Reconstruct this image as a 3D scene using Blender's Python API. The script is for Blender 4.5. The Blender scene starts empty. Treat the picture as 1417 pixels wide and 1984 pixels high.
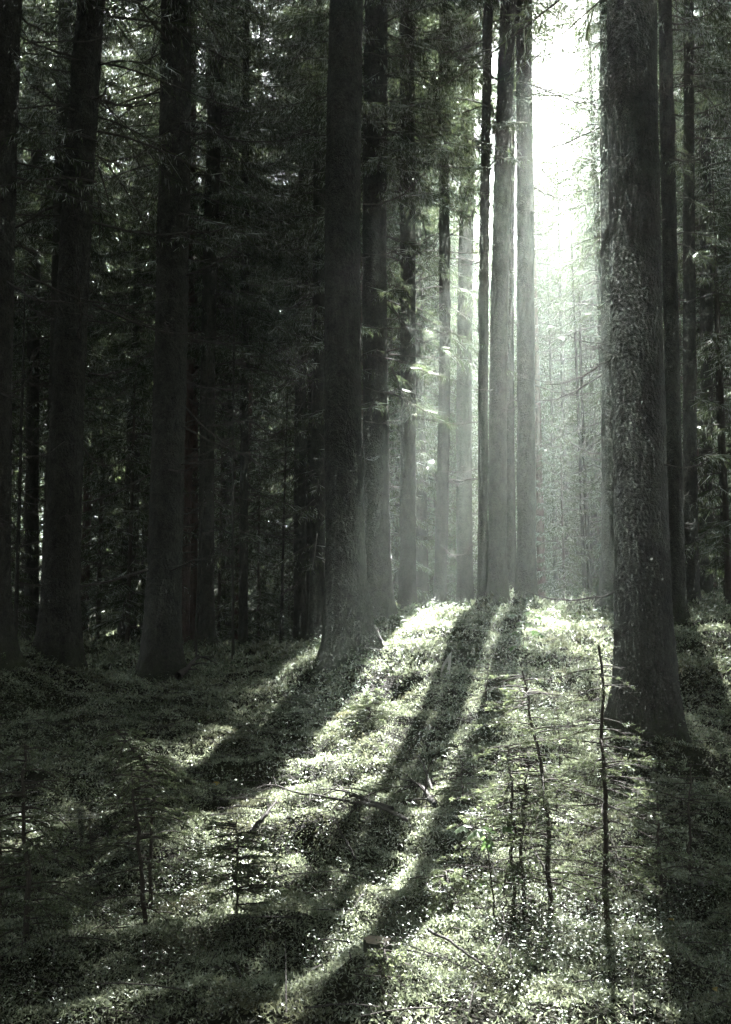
import bpy, math, random
import numpy as np
from mathutils import Vector, Matrix, Quaternion

sc = bpy.context.scene
COL = sc.collection
RNG = np.random.default_rng(7)
random.seed(7)

# ------------------------------------------------------------------ camera
F, CX, CY = 1929.0, 708.5, 992.0            # focal length and centre in pixels of the photograph
PITCH = math.radians(6.15)
CAMZ = 1.6
cam = bpy.data.cameras.new('camera')
cam.sensor_fit = 'VERTICAL'; cam.sensor_height = 36.0; cam.sensor_width = 36.0
cam.lens = 36.0 * F / 1984.0
cam.clip_start = 0.05; cam.clip_end = 600
camo = bpy.data.objects.new('camera', cam); COL.objects.link(camo)
camo.location = (0, 0, CAMZ); camo.rotation_euler = (math.pi / 2 + PITCH, 0, 0)
sc.camera = camo

def ray(px, py):
    x = (px - CX) / F; v = (CY - py) / F
    return np.array([x, math.cos(PITCH) - v * math.sin(PITCH), math.sin(PITCH) + v * math.cos(PITCH)])

def at(px, py, Y):                          # point on the ray of a pixel at forward distance Y
    d = ray(px, py); return np.array([0, 0, CAMZ]) + d * (Y / d[1])

# ------------------------------------------------------------------ light
SUN = ray(1105, -100); SUN /= np.linalg.norm(SUN)
EL = math.asin(SUN[2]); AZ = math.atan2(SUN[0], SUN[1])
w = bpy.data.worlds.new('World'); sc.world = w; w.use_nodes = True
nt = w.node_tree; nt.nodes.clear()
sky = nt.nodes.new('ShaderNodeTexSky'); sky.sky_type = 'NISHITA'; sky.sun_disc = False
sky.sun_elevation = EL; sky.sun_rotation = AZ; sky.dust_density = 0.3; sky.air_density = 0.2; sky.ozone_density = 1.0
hs = nt.nodes.new('ShaderNodeHueSaturation'); hs.inputs['Saturation'].default_value = 0.3
bg = nt.nodes.new('ShaderNodeBackground'); bg.inputs['Strength'].default_value = 0.05
wo = nt.nodes.new('ShaderNodeOutputWorld')
nt.links.new(sky.outputs[0], hs.inputs['Color']); nt.links.new(hs.outputs[0], bg.inputs[0]); nt.links.new(bg.outputs[0], wo.inputs[0])
sl = bpy.data.lights.new('sun', 'SUN'); sl.energy = 5.0; sl.angle = math.radians(0.5); sl.color = (1.0, 0.99, 0.965)
so = bpy.data.objects.new('sun', sl); COL.objects.link(so)
so.rotation_euler = Vector(SUN).to_track_quat('Z', 'Y').to_euler(); so.location = (10, 30, 40)
vs = sc.view_settings
vs.view_transform = 'Standard'; vs.look = 'None'; vs.gamma = 1.0; vs.use_curve_mapping = False
vs.exposure = 5.0
cy = sc.cycles
cy.max_bounces = 4; cy.diffuse_bounces = 2; cy.glossy_bounces = 1; cy.transmission_bounces = 2
cy.volume_bounces = 0; cy.transparent_max_bounces = 4; cy.caustics_reflective = False; cy.caustics_refractive = False
cy.use_denoising = True; cy.denoiser = 'OPENIMAGEDENOISE'; cy.sample_clamp_indirect = 4.0
HAZE = 0.00125; HAZE_G = 0.58

# ------------------------------------------------------------------ numpy mesh helpers
class Soup:
    """collects polygons of any size for one mesh, with a material index each"""
    def __init__(s): s.v = []; s.f = []; s.n = 0
    def add(s, verts, k, mat=0, smooth=False):   # verts (m*k,3): m separate k-gons
        verts = np.asarray(verts, float).reshape(-1, 3)
        m = len(verts) // k
        idx = np.arange(m * k).reshape(m, k) + s.n
        s.v.append(verts); s.f.append((idx, k, mat, smooth)); s.n += len(verts)
    def addi(s, verts, idx, mat=0, smooth=True): # indexed faces, all the same size
        verts = np.asarray(verts, float).reshape(-1, 3); idx = np.asarray(idx)
        s.v.append(verts); s.f.append((idx + s.n, idx.shape[1], mat, smooth)); s.n += len(verts)
    def tubes(s, P, R, sides=5, mat=0):          # P (m,n,3) polylines, R (m,n) radii
        P = np.asarray(P, float); R = np.asarray(R, float)
        m, n, _ = P.shape
        T = np.gradient(P, axis=1); T /= np.linalg.norm(T, axis=2, keepdims=True) + 1e-9
        ref = np.where(np.abs(T[..., 2:3]) > 0.9, np.array([1., 0, 0]), np.array([0, 0, 1.]))
        A = np.cross(T, ref); A /= np.linalg.norm(A, axis=2, keepdims=True) + 1e-9
        B = np.cross(T, A)
        an = np.arange(sides) * 2 * np.pi / sides
        V = P[:, :, None] + R[:, :, None, None] * (A[:, :, None] * np.cos(an)[None, None, :, None] + B[:, :, None] * np.sin(an)[None, None, :, None])
        g = np.arange(m * n * sides).reshape(m, n, sides); g2 = np.roll(g, -1, 2)
        q = np.stack([g[:, :-1], g2[:, :-1], g2[:, 1:], g[:, 1:]], -1).reshape(-1, 4)
        s.addi(V.reshape(-1, 3), q, mat, True)
    def diamonds(s, base, dirv, side, L, W, mat=0, mid=0.45):
        L = np.asarray(L)[:, None]; W = np.asarray(W)[:, None]
        t = base + dirv * L; c = base + dirv * L * mid
        s.add(np.stack([base, c + side * W / 2, t, c - side * W / 2], 1), 4, mat)
    def leaves(s, base, dirv, side, L, W, mat=0): # six-sided oval leaves
        L = np.asarray(L)[:, None]; W = np.asarray(W)[:, None] / 2
        nrm = np.cross(dirv, side)
        f = nrm * W * 0.35
        a = base + dirv * L * .28; b = base + dirv * L * .68
        s.add(np.stack([base, a + side * W + f, b + side * W * .85 + f, base + dirv * L, b - side * W * .85 + f, a - side * W + f], 1), 6, mat)
    def mesh(s, name, mats):
        me = bpy.data.meshes.new(name)
        V = np.concatenate(s.v); me.vertices.add(len(V)); me.vertices.foreach_set('co', V.astype(np.float32).ravel())
        li = np.concatenate([f[0].ravel() for f in s.f]).astype(np.int32)
        tot = np.concatenate([np.full(len(f[0]), f[1]) for f in s.f]).astype(np.int32)
        me.loops.add(len(li)); me.loops.foreach_set('vertex_index', li)
        me.polygons.add(len(tot)); st = np.zeros(len(tot), np.int32); st[1:] = np.cumsum(tot)[:-1]
        me.polygons.foreach_set('loop_start', st)
        me.polygons.foreach_set('material_index', np.concatenate([np.full(len(f[0]), f[2]) for f in s.f]).astype(np.int32))
        me.polygons.foreach_set('use_smooth', np.concatenate([np.full(len(f[0]), f[3]) for f in s.f]))
        for m in mats: me.materials.append(m)
        me.update(calc_edges=True); me.validate()
        return me

def unit(a): return a / (np.linalg.norm(a, axis=-1, keepdims=True) + 1e-9)
def rvec(n): return unit(RNG.normal(size=(n, 3)))

def link(name, me, parent=None, loc=None):
    o = bpy.data.objects.new(name, me); COL.objects.link(o)
    if parent is not None: o.parent = parent
    if loc is not None: o.location = loc
    return o
def tag(o, label=None, cat=None, group=None, kind=None):
    if label: o['label'] = label
    if cat: o['category'] = cat
    if group: o['group'] = group
    if kind: o['kind'] = kind
    return o

# tiling value noise
_TAB = np.random.default_rng(3).random((256, 256))
def vnoise(x, y):
    xi = np.floor(x).astype(int); yi = np.floor(y).astype(int)
    fx = x - xi; fy = y - yi; fx = fx * fx * (3 - 2 * fx); fy = fy * fy * (3 - 2 * fy)
    g = lambda a, b: _TAB[a & 255, b & 255]
    return (g(xi, yi) * (1 - fx) + g(xi + 1, yi) * fx) * (1 - fy) + (g(xi, yi + 1) * (1 - fx) + g(xi + 1, yi + 1) * fx) * fy
def worley(x, y, wrap):                      # F1, F2 on a jittered grid, x wraps after `wrap` cells
    xi = np.floor(x).astype(int); yi = np.floor(y).astype(int)
    f1 = np.full(x.shape, 9.); f2 = np.full(x.shape, 9.); cid = np.zeros(x.shape)
    for dx in (-1, 0, 1):
        for dy in (-1, 0, 1):
            a = xi + dx; b = yi + dy; aw = np.mod(a, wrap)
            jx = _TAB[(aw * 7 + 13) & 255, (b * 3 + 5) & 255]; jy = _TAB[(aw * 5 + 91) & 255, (b * 11 + 37) & 255]
            d = np.hypot(a + jx - x, b + jy - y)
            near = d < f1
            f2 = np.where(near, f1, np.minimum(f2, d)); cid = np.where(near, _TAB[(aw * 3 + 1) & 255, (b * 7 + 9) & 255], cid); f1 = np.where(near, d, f1)
    return f1, f2, cid

# ------------------------------------------------------------------ materials
def mat(name):
    m = bpy.data.materials.new(name); m.use_nodes = True; m.node_tree.nodes.clear(); return m, m.node_tree
def N(t, k, **kw):
    n = t.nodes.new(k)
    for a, v in kw.items():
        if a in n.inputs: n.inputs[a].default_value = v
        else: setattr(n, a, v)
    return n
def ramp(t, fac, stops):
    r = t.nodes.new('ShaderNodeValToRGB'); e = r.color_ramp.elements
    while len(e) < len(stops): e.new(0.5)
    for k, (p, c) in zip(e, stops): k.position = p; k.color = (*c, 1)
    t.links.new(fac, r.inputs[0]); return r.outputs[0]

def leaf_mat(name, cols, trans, tfac=0.4, gloss=0.06, rough=0.35, scale=0.6, patch=None):
    m, t = mat(name)
    co = N(t, 'ShaderNodeNewGeometry'); nz = N(t, 'ShaderNodeTexNoise', Scale=scale, Detail=3.0)
    oi = N(t, 'ShaderNodeObjectInfo')
    t.links.new(co.outputs['Position'], nz.inputs['Vector'])
    ad = N(t, 'ShaderNodeMath', operation='MULTIPLY_ADD'); t.links.new(co.outputs['Random Per Island'], ad.inputs[0]); ad.inputs[1].default_value = 0.5
    t.links.new(nz.outputs[0], ad.inputs[2])
    sb = N(t, 'ShaderNodeMath', operation='SUBTRACT'); t.links.new(ad.outputs[0], sb.inputs[0]); sb.inputs[1].default_value = 0.25
    c = ramp(t, sb.outputs[0], [(0.25, cols[0]), (0.5, cols[1]), (0.8, cols[2])])
    if patch:
        n2 = N(t, 'ShaderNodeTexNoise', Scale=1.7, Detail=6.0, Roughness=0.65); t.links.new(co.outputs['Position'], n2.inputs['Vector'])
        pr = N(t, 'ShaderNodeMapRange'); pr.inputs[1].default_value = .5; pr.inputs[2].default_value = .68; t.links.new(n2.outputs[0], pr.inputs[0])
        pm = N(t, 'ShaderNodeMix', data_type='RGBA'); t.links.new(pr.outputs[0], pm.inputs[0]); t.links.new(c, pm.inputs[6]); pm.inputs[7].default_value = (*patch, 1); c = pm.outputs[2]
    d = N(t, 'ShaderNodeBsdfDiffuse'); t.links.new(c, d.inputs[0])
    mx = N(t, 'ShaderNodeMix', data_type='RGBA', blend_type='MULTIPLY'); mx.inputs[0].default_value = 1.0
    t.links.new(c, mx.inputs[6]); mx.inputs[7].default_value = (*trans, 1)
    tr = N(t, 'ShaderNodeBsdfTranslucent'); t.links.new(mx.outputs[2], tr.inputs[0])
    a = N(t, 'ShaderNodeMixShader'); a.inputs[0].default_value = tfac
    t.links.new(d.outputs[0], a.inputs[1]); t.links.new(tr.outputs[0], a.inputs[2])
    g = N(t, 'ShaderNodeBsdfGlossy', Roughness=rough); g.inputs[0].default_value = (0.9, 0.95, 0.9, 1)
    fr = N(t, 'ShaderNodeFresnel', IOR=1.4)
    fm = N(t, 'ShaderNodeMath', operation='MULTIPLY_ADD'); t.links.new(fr.outputs[0], fm.inputs[0]); fm.inputs[1].default_value = gloss * 6; fm.inputs[2].default_value = 0.0
    b = N(t, 'ShaderNodeMixShader'); t.links.new(fm.outputs[0], b.inputs[0])
    t.links.new(a.outputs[0], b.inputs[1]); t.links.new(g.outputs[0], b.inputs[2])
    o = N(t, 'ShaderNodeOutputMaterial'); t.links.new(b.outputs[0], o.inputs[0]); return m

M_needle = leaf_mat('spruce_needles', [(.028, .036, .020), (.045, .056, .032), (.075, .088, .05)], (1.4, 1.5, 1.2), .42, .05, .4, .5)
M_young = leaf_mat('sapling_needles', [(.07, .082, .052), (.10, .117, .076), (.15, .17, .115)], (1.6, 1.7, 1.3), .5, .025, .45, 3.0)
M_moss = leaf_mat('moss_fronds', [(.075, .085, .058), (.17, .187, .137), (.31, .33, .26)], (1.6, 1.68, 1.45), .5, .03, .5, 2.2, patch=(.075, .07, .045))
M_berry = leaf_mat('bilberry_leaves', [(.04, .055, .032), (.06, .08, .045), (.085, .105, .06)], (1.6, 1.8, 1.3), .5, .022, .45, 4.0)
M_maple = leaf_mat('maple_leaves', [(.055, .085, .04), (.07, .11, .05), (.085, .13, .065)], (1.9, 2.2, 1.5), .5, .08, .4, 9.0)
M_yellow = leaf_mat('yellow_leaf', [(.25, .19, .03), (.32, .24, .04), (.35, .27, .05)], (1.4, 1.3, .8), .4, .05, .4, 20.0)

def bark_mat(name, dark, light, scale, moss=0.0, bump=0.9):
    m, t = mat(name)
    tc = N(t, 'ShaderNodeTexCoord'); mp = N(t, 'ShaderNodeMapping'); mp.inputs['Scale'].default_value = (1, 1, 0.6)
    t.links.new(tc.outputs['Object'], mp.inputs['Vector'])
    v = N(t, 'ShaderNodeTexVoronoi', Scale=scale * 1.0); v.feature = 'F1'
    nz = N(t, 'ShaderNodeTexNoise', Scale=scale * 0.35, Detail=6.0, Roughness=0.65)
    nf = N(t, 'ShaderNodeTexNoise', Scale=scale * 3.0, Detail=4.0)
    dv = N(t, 'ShaderNodeVectorMath', operation='MULTIPLY_ADD'); t.links.new(nf.outputs['Color'], dv.inputs[0]); dv.inputs[1].default_value = (.02, .02, .02)
    t.links.new(mp.outputs[0], dv.inputs[2]); t.links.new(mp.outputs[0], nz.inputs[0]); t.links.new(mp.outputs[0], nf.inputs[0])
    t.links.new(dv.outputs[0], v.inputs['Vector'])
    a = N(t, 'ShaderNodeMath', operation='MULTIPLY'); t.links.new(nz.outputs[0], a.inputs[0]); t.links.new(nf.outputs[0], a.inputs[1])
    mid = tuple((x + y) / 2 for x, y in zip(dark, light))
    c = ramp(t, a.outputs[0], [(0.12, dark), (0.25, mid), (0.42, light)])
    if moss > 0:
        sx = N(t, 'ShaderNodeSeparateXYZ'); t.links.new(tc.outputs['Object'], sx.inputs[0])
        mz = N(t, 'ShaderNodeMapRange'); mz.inputs[1].default_value = 0.0; mz.inputs[2].default_value = moss; mz.inputs[3].default_value = 1.1; mz.inputs[4].default_value = 0.0
        t.links.new(sx.outputs[2], mz.inputs[0])
        n2 = N(t, 'ShaderNodeTexNoise', Scale=9.0, Detail=8.0, Roughness=0.7); t.links.new(tc.outputs['Object'], n2.inputs[0])
        mm = N(t, 'ShaderNodeMath', operation='MULTIPLY'); t.links.new(mz.outputs[0], mm.inputs[0]); t.links.new(n2.outputs[0], mm.inputs[1])
        st = N(t, 'ShaderNodeMapRange'); st.inputs[1].default_value = 0.3; st.inputs[2].default_value = 0.62; t.links.new(mm.outputs[0], st.inputs[0])
        mx = N(t, 'ShaderNodeMix', data_type='RGBA'); t.links.new(st.outputs[0], mx.inputs[0]); t.links.new(c, mx.inputs[6]); mx.inputs[7].default_value = (.032, .038, .018, 1)
        c = mx.outputs[2]
    h = N(t, 'ShaderNodeMath', operation='MULTIPLY_ADD'); t.links.new(v.outputs['Distance'], h.inputs[0]); h.inputs[1].default_value = -0.6; t.links.new(nf.outputs[0], h.inputs[2])
    bp = N(t, 'ShaderNodeBump', Strength=bump, Distance=0.03); t.links.new(h.outputs[0], bp.inputs['Height'])
    p = N(t, 'ShaderNodeBsdfPrincipled', Roughness=0.85); p.inputs['Specular IOR Level'].default_value = 0.25
    t.links.new(c, p.inputs['Base Color']); t.links.new(bp.outputs[0], p.inputs['Normal'])
    o = N(t, 'ShaderNodeOutputMaterial'); t.links.new(p.outputs[0], o.inputs[0]); return m

M_bark = bark_mat('spruce_bark', (.009, .0085, .007), (.066, .063, .052), 28, moss=1.2)
M_bark_big = bark_mat('flaky_spruce_bark', (.007, .006, .0052), (.055, .048, .042), 40, moss=0.8, bump=0.6)
M_bark_red = bark_mat('reddish_pine_bark', (.035, .021, .018), (.10, .066, .057), 24, moss=0.5)
M_dead = bark_mat('dead_wood', (.03, .027, .024), (.10, .09, .08), 60, bump=0.4)
M_stem = bark_mat('sapling_stem', (.025, .02, .017), (.08, .07, .055), 90, bump=0.3)

def ground_mat():
    m, t = mat('forest_floor')
    g = N(t, 'ShaderNodeNewGeometry')
    n1 = N(t, 'ShaderNodeTexNoise', Scale=1.1, Detail=5.0); n2 = N(t, 'ShaderNodeTexNoise', Scale=26.0, Detail=6.0, Roughness=0.7); n3 = N(t, 'ShaderNodeTexVoronoi', Scale=45.0)
    for n in (n1, n2, n3): t.links.new(g.outputs['Position'], n.inputs['Vector'])
    a = N(t, 'ShaderNodeMath', operation='MULTIPLY'); t.links.new(n1.outputs[0], a.inputs[0]); t.links.new(n2.outputs[0], a.inputs[1])
    c = ramp(t, a.outputs[0], [(0.12, (.014, .011, .008)), (0.24, (.024, .025, .014)), (0.42, (.05, .055, .03))])
    h = N(t, 'ShaderNodeMath', operation='ADD'); t.links.new(n2.outputs[0], h.inputs[0]); t.links.new(n3.outputs[0], h.inputs[1])
    bp = N(t, 'ShaderNodeBump', Strength=1.0, Distance=0.05); t.links.new(h.outputs[0], bp.inputs['Height'])
    p = N(t, 'ShaderNodeBsdfPrincipled', Roughness=0.95); p.inputs['Specular IOR Level'].default_value = 0.1
    t.links.new(c, p.inputs['Base Color']); t.links.new(bp.outputs[0], p.inputs['Normal'])
    o = N(t, 'ShaderNodeOutputMaterial'); t.links.new(p.outputs[0], o.inputs[0]); return m
M_ground = ground_mat()

def plain(name, c, rough=0.8, bscale=60, var=0.35):
    m, t = mat(name)
    tc = N(t, 'ShaderNodeTexCoord'); nz = N(t, 'ShaderNodeTexNoise', Scale=bscale, Detail=5.0); t.links.new(tc.outputs['Object'], nz.inputs[0])
    cc = ramp(t, nz.outputs[0], [(0.3, tuple(x * (1 - var) for x in c)), (0.7, c)])
    bp = N(t, 'ShaderNodeBump', Strength=0.4, Distance=0.01); t.links.new(nz.outputs[0], bp.inputs['Height'])
    p = N(t, 'ShaderNodeBsdfPrincipled', Roughness=rough); t.links.new(cc, p.inputs['Base Color']); t.links.new(bp.outputs[0], p.inputs['Normal'])
    o = N(t, 'ShaderNodeOutputMaterial'); t.links.new(p.outputs[0], o.inputs[0]); return m
M_pale = plain('pale_birch_bark', (.62, .60, .55))
M_cut = plain('cut_wood', (.30, .25, .18), bscale=35)
M_stone = plain('pale_stone', (.34, .33, .30), bscale=30)
def web_mat():
    m, t = mat('spider_silk')
    d = N(t, 'ShaderNodeBsdfTranslucent'); d.inputs[0].default_value = (.8, .8, .8, 1)
    g = N(t, 'ShaderNodeBsdfGlossy', Roughness=0.35); a = N(t, 'ShaderNodeMixShader'); a.inputs[0].default_value = .4
    t.links.new(d.outputs[0], a.inputs[1]); t.links.new(g.outputs[0], a.inputs[2])
    o = N(t, 'ShaderNodeOutputMaterial'); t.links.new(a.outputs[0], o.inputs[0]); return m
M_web = web_mat()

# ------------------------------------------------------------------ the trees the photograph shows, from near to far
# base px, base py, distance, stem width in px low down, px where the stem leaves the frame at the top, crown base height, bark, label
MAIN = [
 (1256, 1490, 9.8, 100, 1233, 84, 13.5, 'big', 'thick dark spruce with flaky scaly bark, nearest and widest trunk', 'right'),
 (-16, 1335, 12.0, 58, 22, 50, 9.5, 'bark', 'black leaning spruce trunk cut off by the left frame edge', 'left'),
 (113, 1332, 13.0, 66, 186, 46, 10.0, 'bark', 'dark spruce leaning to the right above a wide mossy root foot', 'left'),
 (674, 1302, 14.0, 72, 679, 58, 13.5, 'bark', 'straight thick spruce in the middle with sunlit rim and mossy root', 'mid'),
 (311, 1352, 14.8, 63, 341, 52, 10.5, 'bark', 'dark thick spruce with many thin drooping dead branches and flared foot', 'left'),
 (1314, 1238, 16.0, 31, 1289, 22, 13, 'bark', 'slim dark spruce close behind the thick flaky trunk', 'right'),
 (734, 1232, 17.0, 47, 731, 43, 14, 'bark', 'grey hazy spruce just behind the sunlit-rimmed middle trunk', 'mid'),
 (964, 1196, 18.0, 34, 987, 27, 15.5, 'bark', 'pale leaning spruce, one of two tall stems by the light shaft', 'mid'),
 (1021, 1189, 18.5, 34, 1015, 27, 15.5, 'bark', 'straight pale spruce at the edge of the light shaft with upcurved twigs', 'mid'),
 (1192, 1200, 18.5, 46, 1184, 42, 15.5, 'bark', 'dark smooth spruce half hidden behind the thick flaky trunk', 'right'),
 (850, 1236, 22.0, 24, 861, 15, 16, 'bark', 'slender hazy spruce tapering upward in the sunbeams', 'mid'),
 (1340, 1192, 20.0, 28, 1335, 15, 11, 'bark', 'slender dark spruce with hanging branches near the dark right bank', 'right'),
 (790, 1216, 20.0, 29, 789, 26, 14.5, 'bark', 'medium hazy spruce second behind the sunlit-rimmed middle trunk', 'mid'),
 (902, 1226, 26.0, 30, 907, 23, 16.5, 'bark', 'soft grey spruce in the haze before the leaning pale pair', 'mid'),
 (106, 1272, 20.0, 34, 128, 24, 8, 'bark', 'dim spruce standing right behind the leaning mossy-footed spruce', 'left'),
 (400, 1272, 21.0, 28, 420, 24, 6.5, 'bark', 'dark slim spruce between the reddish trunk and the thin pole spruce', 'left'),
 (353, 1272, 22.0, 25, 372, 20, 9, 'red', 'reddish barked thin trunk tucked beside the drooping-branched dark spruce', 'left'),
 (471, 1272, 22.0, 16, 477, 11, 6, 'bark', 'pole-thin dark spruce in the shade with a long bare stem', 'left'),
 (936, 1204, 18.0, 18, 947, 17, 17, 'bark', 'narrow shaded spruce close beside the leaning pale spruce', 'mid'),
 (62, 1272, 24.0, 25, 75, 18, 7, 'bark', 'shadowy thin spruce between the edge trunk and the mossy foot', 'left'),
 (992, 1194, 22.0, 20, 992, 13, 19, 'bark', 'thin spruce seen in the gap between the two pale stems', 'mid'),
 (1366, 1172, 26.0, 24, 1366, 18, 9, 'bark', 'short-looking dark stem behind the slender spruce on the bank', 'right'),
 (582, 1265, 26.0, 23, 592, 17, 8, 'bark', 'grey twin spruce stem, wider of the twin pair in the dim wood', 'left'),
 (600, 1258, 28.0, 19, 606, 14, 8, 'bark', 'dark twin spruce stem, narrower of the twin pair in the dim wood', 'left'),
]
TANEL = math.tan(EL)
def ztop(Y): return at(CX, 0, Y)[2]

# ------------------------------------------------------------------ ground
ctrl = []
for (px, py, Y, *_r) in MAIN:
    p = at(px, py, Y); ctrl.append(p)
for (px, py, Y) in [(100, 1984, 4.1), (700, 1984, 4.0), (1300, 1984, 4.1), (700, 1750, 6.0), (150, 1690, 6.4), (700, 1500, 9.0), (400, 1450, 10.5),
                    (1000, 1500, 8.6), (1000, 1350, 11.5), (1010, 1194, 15.0), (1100, 1216, 15.0), (860, 1244, 14.6), (1400, 1210, 16.0), (1390, 1400, 11.0),
                    (1150, 1700, 6.3), (500, 1640, 7.2), (860, 1300, 13.0), (780, 1400, 11.0), (560, 1290, 17.0), (1400, 1650, 7)]:
    ctrl.append(at(px, py, Y))
for X in (-40, -15, 0, 15, 40):
    ctrl += [np.array([X, -15, -.4]), np.array([X, -60, -.5]), np.array([X, 45, 1.3]), np.array([X * 1.5, 80, 3.0]), np.array([X * 2, 130, 9.0])]
for X in (-25, 25): ctrl += [np.array([X, 12, .5 if X < 0 else 1.4]), np.array([X, 25, .8 if X < 0 else 1.8])]
ctrl += [np.array([0, 0, 0.0]), np.array([-4, 2, -.1]), np.array([4, 2, .1])]
ctrl = np.array(ctrl)
def _tps(r2): return 0.5 * r2 * np.log(r2 + 1e-9)
_n = len(ctrl); _C = ctrl[:, :2]
_K = _tps(((_C[:, None] - _C[None]) ** 2).sum(-1)) + np.eye(_n) * 0.4
_P = np.c_[np.ones(_n), _C]
_S = np.linalg.solve(np.block([[_K, _P], [_P.T, np.zeros((3, 3))]]), np.r_[ctrl[:, 2], 0, 0, 0])
_trees = np.array([at(m[0], m[1], m[2]) for m in MAIN])
HOLE = at(925, 1665, 6.6)
def ground(x, y):
    x = np.asarray(x, float); y = np.asarray(y, float)
    sh = x.shape; x = x.ravel(); y = y.ravel(); z = np.empty(len(x))
    for i in range(0, len(x), 40000):
        q = np.c_[x[i:i + 40000], y[i:i + 40000]]
        z[i:i + 40000] = _tps(((q[:, None] - _C[None]) ** 2).sum(-1)) @ _S[:_n] + _S[_n] + q @ _S[_n + 1:]
    z += (vnoise(x * .9 + 3, y * .9) - .5) * .20 + (vnoise(x * 2.3 + 40, y * 2.3) - .5) * .20 + (vnoise(x * 5.5, y * 5.5 + 9) - .5) * .09
    z -= .32 * np.exp(-(((x - HOLE[0]) / .17) ** 2 + ((y - HOLE[1]) / .22) ** 2))
    for (tx, ty, _), m in zip(_trees, MAIN):   # soil heaped against the foot of each near tree
        rr = m[3] * m[2] / F
        z += .5 * rr * np.exp(-((x - tx) ** 2 + (y - ty) ** 2) / (2.2 * rr) ** 2)
    return z.reshape(sh)
def gz(x, y): return float(ground(np.array([x]), np.array([y]))[0])

_YS = np.linspace(3.2, 24, 420)
def hit(px, py):                            # forward distance at which a pixel's ray meets the floor
    d = ray(px, py); P = d[None] * (_YS / d[1])[:, None]
    below = np.nonzero(P[:, 2] + CAMZ < ground(P[:, 0], P[:, 1]) + .03)[0]
    return float(_YS[below[0]]) if len(below) else None

def axis(a, b, fine0, fine1, d0, grow):
    out = [fine0]; s = d0
    while out[-1] < fine1: out.append(out[-1] + d0)
    while out[-1] < b: s *= grow; out.append(out[-1] + s)
    s = d0; lo = [fine0]
    while lo[-1] > a: s *= grow; lo.append(lo[-1] - s)
    return np.array(lo[:0:-1] + out)
gx = axis(-75, 75, -7, 7, .07, 1.08); gy = axis(-58, 140, 3, 18, .07, 1.06)
GX, GY = np.meshgrid(gx, gy)
GZ = ground(GX, GY)
gs = Soup(); ii = np.arange(GX.size).reshape(GX.shape)
gs.addi(np.stack([GX, GY, GZ], -1).reshape(-1, 3), np.stack([ii[:-1, :-1], ii[:-1, 1:], ii[1:, 1:], ii[1:, :-1]], -1).reshape(-1, 4))
tag(link('forest_floor', gs.mesh('forest_floor', [M_ground])), kind='structure')

# ------------------------------------------------------------------ trunks
def trunk_mesh(name, H, r0, r1, zt, material, nrad, dz, seed, lean=(0, 0), flare=.55, amp=.006, cell=.05, fine=13.0):
    """stem from 0.5 m under the ground to H; radius r0 low down, r1 at height zt, then to a thin tip"""
    rg = np.random.default_rng(seed)
    zs = np.r_[np.arange(-.5, fine, dz), np.arange(fine, H, .6), H]
    th = np.arange(nrad) * 2 * np.pi / nrad
    Z, T = np.meshgrid(zs, th, indexing='ij')
    r = np.where(Z < zt, r0 + (r1 - r0) * np.clip(Z, 0, None) / zt, r1 * np.clip(1 - (Z - zt) / (H - zt), .04, 1))
    ph = rg.random(3) * 6.28; k = 2 * rg.integers(2, 4)
    lob = .25 + np.clip(np.cos(T * k / 2 + ph[0]), -1, 1) ** 4 * (.9 + .6 * np.cos(T + ph[1])) + .25 * np.clip(np.cos(T * 3 + ph[2]), 0, 1)
    e = np.exp(-np.clip(Z + .1, 0, None) / (1.15 * r0 + .06))
    r = r + r0 * flare * e * lob + r0 * .35 * np.exp(-np.clip(Z, 0, None) / (3 * r0))
    wrap = max(6, int(round(2 * np.pi * r0 / cell)))
    u = T / (2 * np.pi) * wrap; v = Z / (cell * .8)
    f1, f2, cid = worley(u, v + vnoise(u, v) * .3 + 50, wrap)
    plate = np.clip((f2 - f1) * 2.2, 0, 1)
    tilt = (v - np.floor(v))
    r = r + np.where(Z < fine, amp * (plate * (.5 + cid) + .6 * tilt * cid) * (.35 + 1.1 * vnoise(u * .22 + 7, v * .09)) + amp * 1.5 * (vnoise(u * .35, v * .2) - .5), 0)
    bow = rg.normal() * .05
    cx = lean[0] * Z + bow * np.sin(np.clip(Z, 0, 12) / 12 * np.pi); cyy = lean[1] * Z
    V = np.stack([cx + r * np.cos(T), cyy + r * np.sin(T), Z], -1).reshape(-1, 3)
    g = np.arange(len(V)).reshape(Z.shape); g2 = np.roll(g, -1, 1)
    s = Soup(); s.addi(V, np.stack([g[:-1], g2[:-1], g2[1:], g[1:]], -1).reshape(-1, 4))
    return s.mesh(name, [material])

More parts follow.
